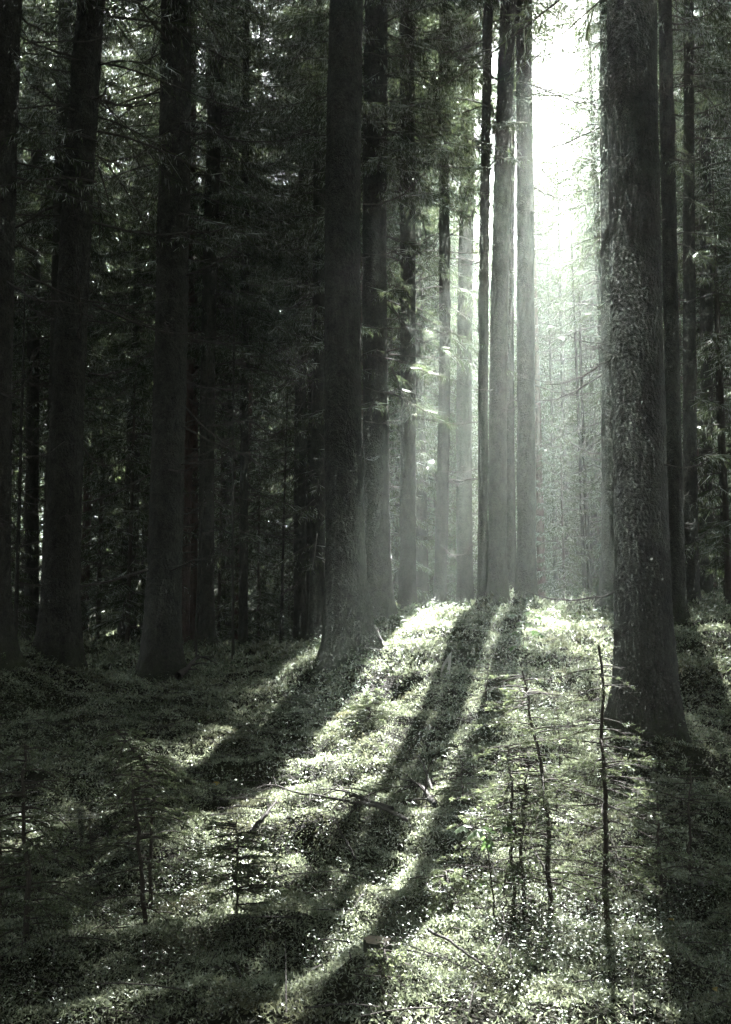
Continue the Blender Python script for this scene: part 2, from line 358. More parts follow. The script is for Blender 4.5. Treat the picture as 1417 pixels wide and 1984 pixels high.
# ------------------------------------------------------------------ crowns
def crown_soup(H, zb, Lmax, seed, dens=1.0, tw=.045, tl=.2, zdead=None, low=.5, sp=.07, gap=1.0):
    """live branches from zb to H with drooping twigs; thin half-dead ones from zdead to zb"""
    global RNG
    RNG = np.random.default_rng(seed); s = Soup()
    z = zb if zdead is None else zdead
    while z < H - .3:
        t = max(0., (z - zb) / (H - zb)); live = z >= zb
        n = RNG.integers(4, 7) if live else RNG.integers(2, 5)
        for _ in range(n):
            L = Lmax * ((1 - t) ** .62) * RNG.uniform(.7, 1.12) + .25
            if live and t < .2: L *= .75 + t
            if not live: L *= RNG.uniform(.35, .85)
            az = RNG.random() * 6.28; zz = z + RNG.uniform(-.2, .2)
            S = np.linspace(0, 1, 7); up = .55 * t - .1 + RNG.normal() * .08; wig = RNG.normal() * .12
            dr = np.array([math.cos(az), math.sin(az), 0]); sd = np.array([-math.sin(az), math.cos(az), 0])
            P = dr * (L * S)[:, None] + sd * (wig * L * S ** 2)[:, None]
            P[:, 2] = zz + L * (up * S - .62 * (1 - .6 * t) * S ** 2 + .33 * S ** 3)
            s.tubes(P[None], (.004 + .007 * L * (1 - S * .85))[None], 4, 1)
            d_ = dens if live else dens * low * RNG.choice([.15, .5, 1.0])
            m = int(L * 17 * d_) + 2
            si = np.sort(RNG.uniform(.12 if live else .35, 1, m)); q = np.stack([np.interp(si, S, P[:, k]) for k in range(3)], 1)
            sg = RNG.choice([-1., 1.], m)
            l2 = (.12 + .4 * (1 - si) * min(1, L / 2.2) + .14) * RNG.uniform(.6, 1.2, m)
            d2 = unit(dr * .65 + sd * sg[:, None] * .8 + np.array([0, 0, -.35]) + RNG.normal(size=(m, 3)) * .16)
            s.diamonds(q, d2, unit(np.cross(d2, rvec(m))), l2, np.full(m, tw * 1.1))
            k = np.maximum(2, (l2 / sp).astype(int)); ri = np.repeat(np.arange(m), k); kk = len(ri)
            f = RNG.random(kk) ** .8; b = q[ri] + d2[ri] * (l2[ri] * f)[:, None] - np.array([0, 0, .12]) * (l2[ri] * f * f)[:, None]
            d3 = unit(d2[ri] * .32 + np.array([0, 0, -.9]) + RNG.normal(size=(kk, 3)) * .27)
            s.diamonds(b, d3, unit(np.cross(d3, rvec(kk))), tl * RNG.uniform(.45, 1.3, kk), tw * RNG.uniform(.6, 1.2, kk))
        z += gap * RNG.uniform(.32, .5) if live else RNG.uniform(.3, .8)
    return s

def dead_branch_mesh(L, seed, needles=0.0):
    rg = np.random.default_rng(seed); s = Soup()
    S = np.linspace(0, 1, 12)
    P = np.zeros((12, 3)); P[:, 0] = L * S
    P[:, 1] = np.cumsum(rg.normal(size=12)) * .018 * L + rg.normal() * .12 * L * S ** 2
    P[:, 2] = L * ((rg.uniform(-.45, .1)) * S + rg.uniform(.0, .5) * S ** 2.2) + np.cumsum(rg.normal(size=12)) * .01 * L
    P -= P[0]
    s.tubes(P[None], (.005 + .0105 * min(1.3, L) * (1 - S) ** .8)[None], 5)
    m = int(5 + L * 9); si = rg.uniform(.15, 1, m); q = np.stack([np.interp(si, S, P[:, k]) for k in range(3)], 1)
    l2 = rg.uniform(.08, .38, m) * (1.1 - si) * (.6 + .5 * L) + .04
    d = np.stack([rg.uniform(.3, 1, m), rg.choice([-1, 1], m) * rg.uniform(.3, .9, m), rg.uniform(-.6, .25, m)], 1); d = unit(d)
    t = np.linspace(0, 1, 4)[None, :, None]
    Q = q[:, None] + d[:, None] * l2[:, None, None] * t + np.array([0, 0, .25]) * (l2[:, None, None] * t * t) * rg.normal(size=(m, 1, 1))
    s.tubes(Q, np.broadcast_to(.0045 * (1.2 - np.linspace(0, 1, 4))[None], (m, 4)), 4)
    if needles:                                # beard lichen hanging on the twigs
        k = int(needles * m * 6); r = rg.integers(0, m, k); f = rg.random(k)
        b = q[r] + d[r] * (l2[r] * f)[:, None]; dd = unit(rg.normal(size=(k, 3)) * .35 + np.array([0, 0, -1.]))
        s.diamonds(b, dd, unit(np.cross(dd, unit(rg.normal(size=(k, 3))))), rg.uniform(.02, .09, k), np.full(k, .009))
    return s.mesh('dead_branch', [M_dead])
DEAD = [dead_branch_mesh(L, 100 + i, nd) for i, (L, nd) in enumerate([(.35, .6), (.5, .2), (.9, .4), (1.2, .3), (1.5, .3), (1.9, .4), (2.3, .3), (1.1, 1.2)])]
DEADL = [.35, .5, .9, 1.2, 1.5, 1.9, 2.3, 1.1]

CROWNS = {}
def crown_mesh(key, *a, **k):
    if key not in CROWNS: CROWNS[key] = crown_soup(*a, **k).mesh('crown', [M_needle, M_dead])
    return CROWNS[key]

def put_dead(root, lean, rfun, n, z0, z1, rg, long=.5, az=None):
    for i in range(n):
        z = rg.uniform(z0, z1); a = rg.uniform(0, 6.28) if az is None else rg.uniform(*az)
        j = rg.integers(2, 7) if rg.random() < long else rg.choice([0, 1, 1, 2, 7])
        o = link('dead_branch', DEAD[j], root)
        r = rfun(z) * .93
        o.location = (lean[0] * z + r * math.cos(a), lean[1] * z + r * math.sin(a), z)
        o.rotation_euler = (rg.normal() * .2, rg.normal() * .12, a); k = rg.uniform(.8, 1.15); o.scale = (k, k, k)

for i, (px, py, Y, wb, pt, wt, cb, bk, label, side) in enumerate(MAIN):
    b = at(px, py, Y); tp = at(pt, 0, Y)
    b[2] = gz(b[0], b[1]) - .02
    h = tp[2] - b[2]; lean = ((tp[0] - b[0]) / h, 0.0)
    # widths: a stem seen at slant distance
    r0 = wb * Y / F / 2 * 1.01; r1 = wt * math.hypot(Y, tp[2] - CAMZ) / F / 2 * .97
    r1 = min(r1, r0 * .97)
    H = 25 + 3 * random.random()
    rg = np.random.default_rng(500 + i)
    root = bpy.data.objects.new('spruce_tree', None); COL.objects.link(root); root.location = b; root.empty_display_size = .3
    near = Y < 15
    m = {'bark': M_bark, 'big': M_bark_big, 'red': M_bark_red}[bk]
    nr, dz = (260, .014) if bk == 'big' else (150, .024) if near else (48, .06) if Y < 21 else (24, .15)
    tm = trunk_mesh('trunk', H, r0, r1, h, m, nr, dz, 40 + i, lean, flare=.6 if bk == 'big' else 1.25 if near else .6,
                    amp=.007 if bk == 'big' else .009, cell=.045, fine=min(15., h + .6))
    link('trunk', tm, root)
    if side == 'mid' and px < 970 and i != 3: cb = (Y - 3) * TANEL + 1.1 if px > 930 else (Y - 7) * TANEL + .3  # crown base shaped to keep sun off the near haze and foreground
    if i == 5: cb = 9.6  # crown shaped low to shade the haze before the thick trunk
    if i == 0: cb = 11.6
    if i == 3: cb = 12.0
    if px == 992: cb = 14.5
    if px == 1021: cb = 12.8
    if px == 1192: cb = 10.9  # low narrow crown, shaped to shade haze in front of the thick trunk
    z0_ = 13.0 if cb > 12 else 9.0
    cr = link('crown', crown_mesh(('m', i % 4, int(cb > 12)), 26, z0_, 2.4, 70 + i % 4, dens=1.9, tw=.0145, tl=.10, sp=.045, zdead=z0_ - 3.5 if side != 'mid' else None), root)
    if i == 3: cr.scale = (1.2, 1.2, 1)  # crown widened to cover more sky overhead
    if i == 5: cr.scale = (.66, .66, 1)
    if px == 1192: cr.scale = (.5, .5, 1)
    if px == 1021: cr.scale = (.55, .55, 1)
    cr.location = (lean[0] * 13, 0, cb - z0_); cr.rotation_euler = (0, 0, rg.random() * 6.28)
    rf = lambda z: r0 + (r1 - r0) * min(1, z / h)
    nd = {'left': 26, 'mid': 9, 'right': 14}[side] if Y < 22.5 else 7
    if i == 0: put_dead(root, lean, rf, 7, 1.2, 6.5, rg, .0)
    elif i == 3: put_dead(root, lean, rf, 9, 2.2, 9, rg, .0, (-.5, .3)); put_dead(root, lean, rf, 4, 2.2, 9, rg, .3, (2.4, 3.6))
    elif 'upcurved' in label: put_dead(root, lean, rf, 9, 3, 13, rg, .15, (-.7, .5)); put_dead(root, lean, rf, 7, 7, 14, rg, 1.0, (-.7, .5)); put_dead(root, lean, rf, 5, 3, 13, rg, .1)
    else: put_dead(root, lean, rf, nd, 1.5, min(h, cb + 2), rg, .75 if side == 'left' else .4)
    tag(root, label, 'tree', 'tall spruces that stand out one by one')

# ------------------------------------------------------------------ the forest behind and around
sa, ca = math.sin(AZ), math.cos(AZ)
def uv(x, y): return x * ca - y * sa, x * sa + y * ca         # across and along the sun's azimuth
TRUNKS = [trunk_mesh('trunk', 25, r, r * .62, 14, M_bark if k != 1 else M_bark_red, 18, .3, 900 + k, (0, 0), .35, .004, .07, 14) for k, r in enumerate((.19, .15, .12, .16))]
FCROWN = [crown_mesh(('f', 0), 25, 7.5, 2.4, 201, dens=1.0, tw=.05, tl=.24, zdead=2.5),
          crown_mesh(('f', 1), 25, 9.5, 2.2, 202, dens=1.05, tw=.05, tl=.24, zdead=3),
          crown_mesh(('f', 2), 25, 6.0, 2.5, 203, dens=.95, tw=.05, tl=.26, zdead=2),
          crown_mesh(('f', 3), 25, 12., 2.2, 204, dens=1.1, tw=.05, tl=.22, zdead=3.5)]
NCROWN = [crown_mesh(('n', 0), 25, 7.0, 2.4, 211, dens=1.2, tw=.017, tl=.125, sp=.05, zdead=2.5),
          crown_mesh(('n', 1), 25, 9.0, 2.3, 212, dens=1.15, tw=.017, tl=.125, sp=.05, zdead=3),
          crown_mesh(('n', 2), 25, 5.5, 2.4, 213, dens=1.1, tw=.017, tl=.125, sp=.05, zdead=2)]
SCROWN = [crown_mesh(('s', 0), 25, 9.0, 2.6, 221, dens=.55, tw=.018, tl=.14, zdead=4, low=.6), crown_mesh(('s', 1), 25, 11.0, 2.6, 222, dens=.36, tw=.018, tl=.14, zdead=5, low=.6)]
YC = [crown_mesh(('y', 0), 7.0, .5, 1.5, 301, dens=1.9, tw=.02, tl=.11), crown_mesh(('y', 1), 5.0, .3, 1.2, 302, dens=1.9, tw=.019, tl=.10), crown_mesh(('y', 2), 9.0, 1.2, 1.6, 303, dens=1.6, tw=.02, tl=.11)]
YH = [7.0, 5.0, 9.0]
YT = [trunk_mesh('trunk', h, .045 * h / 6, .03 * h / 6, h * .6, M_stem, 8, .3, 950 + k, (0, 0), .2, .0, .07, h * .6) for k, h in enumerate(YH)]

rg = np.random.default_rng(21)
SPARSE = [((u_ + y * sa) / ca, y, h) for u_, y, h in ((.95, 24, 1.0), (1.3, 27, 1.0), (.8, 31, 1.02), (1.0, 37, 1.0), (-4.6, 29, 1.05), (-1.45, 34, 1.0), (-.7, 41, .98), (.3, 48, 1.0), (-2.0, 47, 1.0))]
DENSE = [((u_ + y * sa) / ca, y, h) for u_, y, h in ((-5.9, 22.5, 1.0), (-5.7, 26, 1.05), (-5.5, 30, 1.05), (-5.6, 34.5, 1.08), (-5.6, 39, 1.1), (-1.4, 52, .97), (.3, 53, .98), (-.5, 57, 1.08), (1.0, 59, 1.1), (-2.3, 58, 1.08))]  # first five added to block sun left of the beam, rest to cover sky
ADDED_OVERHEAD = [(-4.2, 5.5), (4.6, 6), (-3.0, 1.2), (3.2, 1.0), (.3, -2.8), (-2.4, -4.5), (3.0, -4.2), (-5.6, 9.0), (6.2, 10.5)]  # unseen trees added so their crowns shut out sky light from above
pts = [tuple(t[:2]) for t in _trees] + [t[:2] for t in SPARSE + DENSE] + ADDED_OVERHEAD
def far_enough(x, y, d): return all((x - a) ** 2 + (y - b) ** 2 > d * d for a, b in pts)
nb = 0; spots = []
for _ in range(60000):
    y = rg.uniform(-24, 86); u_ = rg.uniform(-27, 13)
    x = (u_ + y * sa) / ca
    hw = .40 * max(y, 0)
    if y < 21 and abs(x) < hw + 2.9: continue                 # the open foreground the photograph looks across
    if y < 4 and math.hypot(x, y) < 3.2: continue
    if y < 21 and abs(x) > hw + 11: continue
    sc_h = rg.uniform(.98, 1.2) if y < 42 else rg.uniform(.78, .95)
    if -4.0 < u_ < 1.7:                                       # the opening the sun comes through: only what stays below the light
        lim = ((y - 18.5) * TANEL + 1.0) / 25
        if lim < .6 or y < 34: continue
        sc_h = min(rg.uniform(.9, 1.1), lim)
    if -6.8 < u_ <= -4.0 and 21 < y < 42: continue
    d = (2.7 if y < 42 else 3.4) if y > 0 else 3.0
    if not far_enough(x, y, d): continue
    pts.append((x, y)); spots.append((x, y, sc_h, u_))
    if len(spots) >= 288: break
def put_tree(x, y, k, kt, hs_, seed, sparse=False):
    q = np.random.default_rng(seed)
    root = bpy.data.objects.new('spruce_tree', None); COL.objects.link(root); root.location = (x, y, gz(x, y) - .05)
    root.rotation_euler = (q.normal() * .012, q.normal() * .012, q.random() * 6.28); ss = hs_ * q.uniform(.9, 1.1); root.scale = (ss, ss, hs_)
    root.empty_display_size = .3
    link('trunk', TRUNKS[kt], root); link('crown', (SCROWN[k % 2] if sparse else NCROWN[k % 3] if y < 34 else FCROWN[k]), root)
    return root
for i, (x, y, h, u_) in enumerate(spots):
    o = put_tree(x, y, int(rg.integers(0, 4)), int(rg.integers(0, 4)), h, i)
    if y < 2: tag(o, 'unseen spruce added beside or behind the viewer to cover the sky', 'tree', 'spruces around the clearing')
    else: tag(o, 'dim spruce added in the depth of the wood to block sun and sky light', 'tree', 'spruces deep in the wood')
OVER = crown_mesh(('o', 0), 25, 10.5, 3.3, 231, dens=1.2, tw=.03, tl=.15)
for i, (x, y) in enumerate(ADDED_OVERHEAD):
    root = bpy.data.objects.new('spruce_tree', None); COL.objects.link(root); root.location = (x, y, gz(x, y) - .05); root.rotation_euler = (0, 0, i * 1.7)
    link('trunk', TRUNKS[i % 4], root); link('crown', OVER, root)
    tag(root, 'unseen spruce added beside or behind the viewer to cover the sky', 'tree', 'spruces around the clearing')
for i, (x, y, h) in enumerate(DENSE):
    tag(put_tree(x, y, i % 4, i % 4, h, 700 + i), 'dim spruce added in the depth of the wood to block sun and sky light', 'tree', 'spruces deep in the wood')
for i, (x, y, h) in enumerate(SPARSE):
    tag(put_tree(x, y, i, i % 4, h, 800 + i, True), 'thinly leaved spruce whose wispy twigs hang into the pale light shaft', 'tree', 'wispy spruces along the light shaft')
ypts = []
yg = np.random.default_rng(5)
for _ in range(4000):
    y = yg.uniform(20, 56); x = yg.uniform(-.42, .42) * y; u_, v_ = uv(x, y)
    k = int(yg.integers(0, 3)); hh = YH[k]
    if -4 < u_ < 1.8 and (y - 18) * TANEL + .5 < hh: continue
    if 830 < CX + F * x / y < 1180 and y < 30: continue
    if any((x - a) ** 2 + (y - b) ** 2 < 4.4 for a, b in ypts): continue
    if not far_enough(x, y, .9): continue
    ypts.append((x, y))
    root = bpy.data.objects.new('young_spruce', None); COL.objects.link(root); root.location = (x, y, gz(x, y) - .03)
    s_ = yg.uniform(.75, 1.15); root.scale = (s_, s_, s_); root.rotation_euler = (0, 0, yg.random() * 6.28)
    link('trunk', YT[k], root); link('crown', YC[k], root)
    tag(root, 'young spruce with foliage down to the floor in the dim understorey', 'young tree', 'young spruces under the old trees')
    if len(ypts) >= 60: break

# thin bare poles seen in the haze
for (px, py, Y, w_, lab) in [(1134, 1195, 32, 9, 'thin pole, first of a close pair in the pale light shaft'), (1147, 1192, 34, 10, 'thin pole, second of a close pair in the pale light shaft'),
                         (1078, 1195, 34, 8, 'thin pole behind the straight pale spruce in the light shaft'), (544, 1262, 24, 6, 'hair-thin pole left of the twin stems in the dim wood'),
                         (28, 1290, 18, 9, 'thin dark pole beside the trunk at the frame edge'), (378, 1290, 19, 7, 'thin dark pole leaning behind the reddish trunk'),
                         (1408, 1180, 22, 9, 'thin dark pole on the bank at the frame edge'), (452, 1285, 18, 6, 'thin bare stem with short dead twigs in the dark wood')]:
    p = at(px, py, Y); p[2] = gz(p[0], p[1]) - .03
    root = bpy.data.objects.new('thin_spruce', None); COL.objects.link(root); root.location = p
    r = w_ * Y / F / 2; h = 8 if Y < 26 else 14
    link('trunk', trunk_mesh('trunk', h, r, r * .55, h * .7, M_bark, 10, .15, int(px), (random.uniform(-.02, .03), 0), .2, .002, .05, h * .7), root)
    put_dead(root, (0, 0), lambda z: r, 14, 1.0, h * .9, np.random.default_rng(int(px)), .35)
    tag(root, lab, 'tree', 'thin bare poles in the wood')

# far wood: one mass beyond the last trees one can tell apart, plus an added unseen ring
fw = Soup(); q = np.random.default_rng(77)
nf = 250; fx = q.uniform(-72, 72, nf); fy = q.uniform(92, 130, nf)
fx = np.r_[fx, q.uniform(-55, 55, 190), q.choice([-1, 1], 240) * q.uniform(38, 62, 240)]; fy = np.r_[fy, q.uniform(-48, -26, 190), q.uniform(-30, 92, 240)]  # ring behind and at the sides, added to cut low sky light
fz = ground(fx, fy)
for x, y, z in zip(fx, fy, fz):
    h = q.uniform(19, 25)
    P = np.array([[x, y, z - .3], [x, y, z + h * .5], [x, y, z + h]]); fw.tubes(P[None], np.array([[.2, .14, .02]]), 6, 1)
    m = 420; t = q.random(m) ** 1.1; rr = (2.4 * (1 - t) ** .8 + .2) * np.sqrt(q.random(m)); a = q.random(m) * 6.28
    b = np.stack([x + rr * np.cos(a), y + rr * np.sin(a), z + 2.5 + t * (h - 2.5)], 1)
    d = unit(np.stack([np.cos(a) * .6, np.sin(a) * .6, np.full(m, -.7)], 1) + q.normal(size=(m, 3)) * .25)
    fw.diamonds(b, d, unit(np.cross(d, unit(q.normal(size=(m, 3))))), q.uniform(.5, 1.2, m), q.uniform(.2, .45, m))
tag(link('far_wood', fw.mesh('far_wood', [M_needle, M_bark])), kind='stuff')

# ------------------------------------------------------------------ ground cover (nobody could count it)
RNG = np.random.default_rng(11)
def scatter(y0, y1, per_m2, spread=.46):
    n = int((y1 ** 2 - y0 ** 2) * spread * per_m2)
    y = np.sqrt(RNG.uniform(y0 ** 2, y1 ** 2, n)); x = RNG.uniform(-spread, spread, n) * y
    return x, y
ms = Soup()
for (y0, y1, dn, L, W) in [(2.2, 4, 5000, .022, .008), (4, 6, 17000, .019, .0062), (6, 8.5, 10500, .023, .008), (8.5, 12, 5000, .032, .011), (12, 17, 2000, .048, .018), (17, 26, 420, .10, .04), (26, 48, 70, .18, .08)]:
    x, y = scatter(y0, y1, dn)
    cl = vnoise(x * 9, y * 9 + 5) * .6 + vnoise(x * 2.6 + 9, y * 2.6) * .6      # cushions
    keep = (cl + RNG.uniform(-.3, .3, len(x)) > .47) & ((x - HOLE[0]) ** 2 + (y - HOLE[1]) ** 2 > .13 ** 2)
    x, y, cl = x[keep], y[keep], cl[keep]; n = len(x)
    z = ground(x, y) + L * RNG.uniform(-.3, 1.0, n) * (cl + .2) + .06 * cl * cl
    d = unit(np.stack([RNG.normal(size=n) * .8, RNG.normal(size=n) * .8, RNG.uniform(.1, 1.1, n)], 1))
    ms.diamonds(np.stack([x, y, z], 1), d, unit(np.cross(d, rvec(n))), L * RNG.uniform(.6, 1.5, n), W * RNG.uniform(.6, 1.4, n), 0, .4)
tag(link('moss', ms.mesh('moss', [M_moss])), kind='stuff')

bs = Soup()
def bilberry(x, y, hmax, nleaf, leaf, thick):
    n = len(x); z = ground(x, y) - .01
    h = hmax * RNG.uniform(.5, 1.15, n); ln = RNG.normal(size=(n, 2)) * .35
    t = np.linspace(0, 1, 4)
    P = np.stack([x[:, None] + ln[:, :1] * h[:, None] * t ** 1.4, y[:, None] + ln[:, 1:] * h[:, None] * t ** 1.4, z[:, None] + h[:, None] * t], -1)
    bs.tubes(P, np.broadcast_to(thick * (1.1 - .7 * t)[None], (n, 4)), 3, 1)
    r = np.repeat(np.arange(n), nleaf); m = len(r); f = RNG.uniform(.3, 1.02, m)
    out = unit(np.stack([RNG.normal(size=m), RNG.normal(size=m), RNG.normal(size=m) * .25], 1))
    b = np.stack([x[r] + ln[r, 0] * h[r] * f ** 1.4, y[r] + ln[r, 1] * h[r] * f ** 1.4, z[r] + h[r] * f], 1) + out * (RNG.random(m) * .05 * (hmax / .2))[:, None]
    nrm = unit(np.stack([RNG.normal(size=m) * .38, RNG.normal(size=m) * .38, np.ones(m)], 1))
    sd = unit(np.cross(nrm, out)); dv = unit(np.cross(sd, nrm))
    bs.leaves(b, dv, sd, leaf * RNG.uniform(.65, 1.3, m), leaf * .6 * RNG.uniform(.7, 1.2, m))
for (y0, y1, dn, nl, leaf, th) in [(3, 4.4, 60, 14, .014, .0011), (4.4, 7, 75, 16, .0145, .0012), (7, 10, 55, 14, .018, .0014), (10, 15, 40, 12, .027, .002), (15, 24, 14, 12, .04, .003), (24, 40, 3, 12, .06, .004)]:
    x, y = scatter(y0, y1, dn)
    pv = vnoise(x * 1.1 + 17, y * 1.1 + 3) * .7 + vnoise(x * 3.1, y * 3.1) * .3
    px_ = CX + F * x / y
    bias = np.where((px_ > 930) & (y < 6), .2, 0) + np.where((px_ < 460) & (y < 6.5), .12, 0) + np.where(y > 12.5, .12, 0) - np.where((px_ > 520) & (px_ < 900) & (y > 6.5) & (y < 11), .14, 0)
    keep = (pv + bias > .48 + RNG.uniform(-.06, .06, len(x))) & ((x - HOLE[0]) ** 2 + (y - HOLE[1]) ** 2 > .2 ** 2)
    bilberry(x[keep], y[keep], .19 if y0 < 15 else .3, nl, leaf, th)
x, y = scatter(3.4, 13, 5.5); keep = vnoise(x * .8 + 60, y * .8) > .45; bilberry(x[keep], y[keep], .26, 9, .034, .0016)
x, y = scatter(3.4, 14, 55); keep = vnoise(x * 1.6 + 30, y * 1.6 + 8) > .62; x = x[keep]; y = y[keep]; n = len(x)
h = RNG.uniform(.08, .26, n); a = RNG.random(n) * 6.28; t = np.linspace(0, 1, 5)[None]
G = np.stack([x[:, None] + np.cos(a)[:, None] * h[:, None] * .7 * t ** 2, y[:, None] + np.sin(a)[:, None] * h[:, None] * .7 * t ** 2, ground(x, y)[:, None] + h[:, None] * (t - .35 * t ** 2.5)], -1)
bs.tubes(G, np.broadcast_to(.0016 * (1.15 - t), (n, 5)), 3, 0)
# a taller leafy patch in the sun close to the viewer
n = 110; x = RNG.normal(size=n) * .3 + at(1130, 1850, 4.9)[0]; y = RNG.normal(size=n) * .35 + 5.0
bilberry(x, y, .24, 18, .019, .0013)
n = 90; x = RNG.normal(size=n) * .25 + at(420, 1700, 6.0)[0]; y = RNG.normal(size=n) * .35 + 6.2
bilberry(x, y, .24, 16, .018, .0013)
tag(link('bilberry_undergrowth', bs.mesh('bilberry_undergrowth', [M_berry, M_stem])), kind='stuff')
# dead twigs and needles litter
ts = Soup(); x, y = scatter(3, 14, 30); n = len(x); L = .05 + .55 * RNG.random(n) ** 2.5; a = RNG.random(n) * 6.28
P0 = np.stack([x, y, ground(x, y) + RNG.uniform(.01, .09, n)], 1); dv = np.stack([np.cos(a), np.sin(a), RNG.normal(size=n) * .12], 1) * L[:, None]
t = np.linspace(0, 1, 4)[None, :, None]
ts.tubes(P0[:, None] + dv[:, None] * t + np.array([0, 0, .12]) * L[:, None, None] * t * (1 - t), np.broadcast_to(np.array([.0036, .0032, .0026, .0014])[None], (n, 4)), 4)
tag(link('twig_litter', ts.mesh('twig_litter', [M_dead])), kind='stuff')

# ------------------------------------------------------------------ saplings
def sapling(name, pix, Y, r, label, nb, L0, L1, seed, needle=.017, bare=0.0, droop=.1, zmin=.1, dens=1.0, dY=0.0, group='thin spruce saplings on the mossy floor'):
    q = np.random.default_rng(seed)
    Y = hit(*pix[0]) or Y
    K = np.array([at(a, b, Y + dY * i) for i, (a, b) in enumerate(pix)])
    g0 = gz(K[0, 0], K[0, 1]); base = np.array([K[0, 0], K[0, 1], g0 - .03])
    K = np.vstack([base, K[1:]]) - base
    tt = np.linspace(0, len(K) - 1, 14); P = np.stack([np.interp(tt, np.arange(len(K)), K[:, k]) for k in range(3)], 1)
    P[1:-1] += q.normal(size=(12, 3)) * np.array([.006, .006, 0])
    root = bpy.data.objects.new(name, None); COL.objects.link(root); root.location = base; root.empty_display_size = .1
    S = Soup(); ta = np.linspace(0, 1, 14); S.tubes(P[None], (r * (1 - .7 * ta) + .0012)[None], 8)
    link('stem', S.mesh('stem', [M_stem]), root)
    B = Soup()
    for _ in range(int(nb * 1.6)):
        s0 = q.uniform(zmin, 1); p = np.array([np.interp(s0, ta, P[:, k]) for k in range(3)])
        L = (L0 + (L1 - L0) * s0) * q.uniform(.6, 1.15); az = q.random() * 6.28
        dr = np.array([math.cos(az), math.sin(az), 0]); sd = np.array([-dr[1], dr[0], 0]); S_ = np.linspace(0, 1, 7)
        Q = p + dr * (L * S_)[:, None] + sd * (q.normal() * .1 * L * S_ ** 2)[:, None]; Q[:, 2] += L * (q.uniform(0, .3) * S_ - (droop + q.uniform(0, .3)) * S_ ** 2)
        B.tubes(Q[None], (.0014 + .003 * (1 - S_))[None], 4, 1)
        alive = q.random() > bare * .6
        m = max(3, int(L * 26)); si = q.uniform(.15, 1, m); b = np.stack([np.interp(si, S_, Q[:, k]) for k in range(3)], 1)
        l2 = (.03 + .3 * L * (1 - si)) * q.uniform(.6, 1.2, m); sg = q.choice([-1., 1.], m)
        d2 = unit(dr * .75 + sd * sg[:, None] * .7 + np.array([0, 0, -.08]) + q.normal(size=(m, 3)) * .12)
        t = np.linspace(0, 1, 3)[None, :, None]
        B.tubes(b[:, None] + d2[:, None] * l2[:, None, None] * t, np.broadcast_to(np.array([.0018, .0014, .001])[None], (m, 3)), 3, 1)
        if alive:                               # single needles along twigs and branch end
            k = np.maximum(5, (l2 / .0022 * dens).astype(int)); r_ = np.repeat(np.arange(m), k); n = len(r_); f = q.random(n)
            nb_ = b[r_] + d2[r_] * (l2[r_] * f)[:, None]; ax = d2[r_]
            o = unit(q.normal(size=(n, 3))); o = unit(o - ax * (o * ax).sum(1, keepdims=True))
            nd = unit(ax * .75 + o * .7); B.diamonds(nb_, nd, unit(np.cross(nd, unit(q.normal(size=(n, 3))))), needle * q.uniform(.7, 1.2, n), np.full(n, .0048))
    link('foliage', B.mesh('foliage', [M_young, M_stem]), root)
    return tag(root, label, 'sapling', group)

sapling('spruce_sapling', [(1177, 1800), (1174, 1600), (1171, 1450), (1160, 1250)], 5.9, .016, 'tallest thin sapling, straight dark stem at the edge of the sunlit moss', 40, .6, .25, 1, bare=.75, dens=.8, droop=.15)
sapling('spruce_sapling', [(1067, 1775), (1066, 1610), (1050, 1490), (1030, 1390), (1012, 1300)], 6.3, .014, 'crooked dark sapling leaning over the brightest moss', 44, .6, .25, 2, bare=.6, dens=.8, droop=.15)
sapling('spruce_sapling', [(993, 1745), (994, 1600), (989, 1500), (984, 1445)], 6.2, .010, 'straight short sapling of the close pair beside the crooked one', 34, .45, .2, 3, bare=.5, dens=.8)
sapling('spruce_sapling', [(1018, 1750), (1008, 1640), (1016, 1540), (1024, 1480)], 6.0, .010, 'bent short sapling of the close pair beside the crooked one', 30, .42, .2, 4, bare=.5, dens=.8)
sapling('spruce_sapling', [(940, 1380), (944, 1330), (948, 1285)], 11.0, .013, 'small dark upright sapling on the sunny slope below the pale pair', 14, .4, .1, 5, bare=.4)
sapling('spruce_sapling', [(282, 1795), (270, 1650), (262, 1550), (254, 1500)], 5.6, .0115, 'bowed dark sapling, front one of the two at the shade edge', 26, .34, .2, 6, bare=.35, droop=.25)
sapling('spruce_sapling', [(293, 1765), (293, 1620), (300, 1510), (272, 1465), (225, 1412)], 5.9, .0105, 'taller sapling with green drooping tip, one of two at the shade edge', 44, .36, .22, 7, bare=.1, droop=.35, zmin=.25, dens=1.4)
sapling('spruce_sapling', [(58, 1815), (52, 1700), (46, 1580), (48, 1440)], 5.2, .015, 'bushy dark spruce sapling in the shaded corner', 46, .5, .2, 8, bare=.15, droop=.3, dens=1.1)
sapling('spruce_sapling', [(6, 1800), (4, 1700), (2, 1600)], 4.8, .009, 'short sapling half out of the picture in the shaded corner', 20, .3, .15, 9, bare=.1, dens=1.1)
sapling('spruce_sapling', [(1283, 1745), (1277, 1640), (1274, 1540)], 6.4, .012, 'dark bare sapling in the shade below the flaky trunk', 18, .35, .12, 10, bare=.6)
sapling('spruce_sapling', [(1336, 1705), (1337, 1600), (1338, 1480)], 7.2, .010, 'thin bare sapling deep in the dark bank side', 16, .4, .12, 11, bare=.5)
sapling('spruce_sapling', [(742, 1955), (744, 1890), (748, 1830)], 4.6, .0055, 'tiny twiggy seedling beside the little stump', 16, .17, .07, 12, bare=.5)
sapling('spruce_sapling', [(457, 1762), (458, 1690), (459, 1590)], 6.3, .006, 'low bushy sapling spreading over the sunny fringe of the shade', 34, .42, .14, 13, bare=.1, dens=1.2)
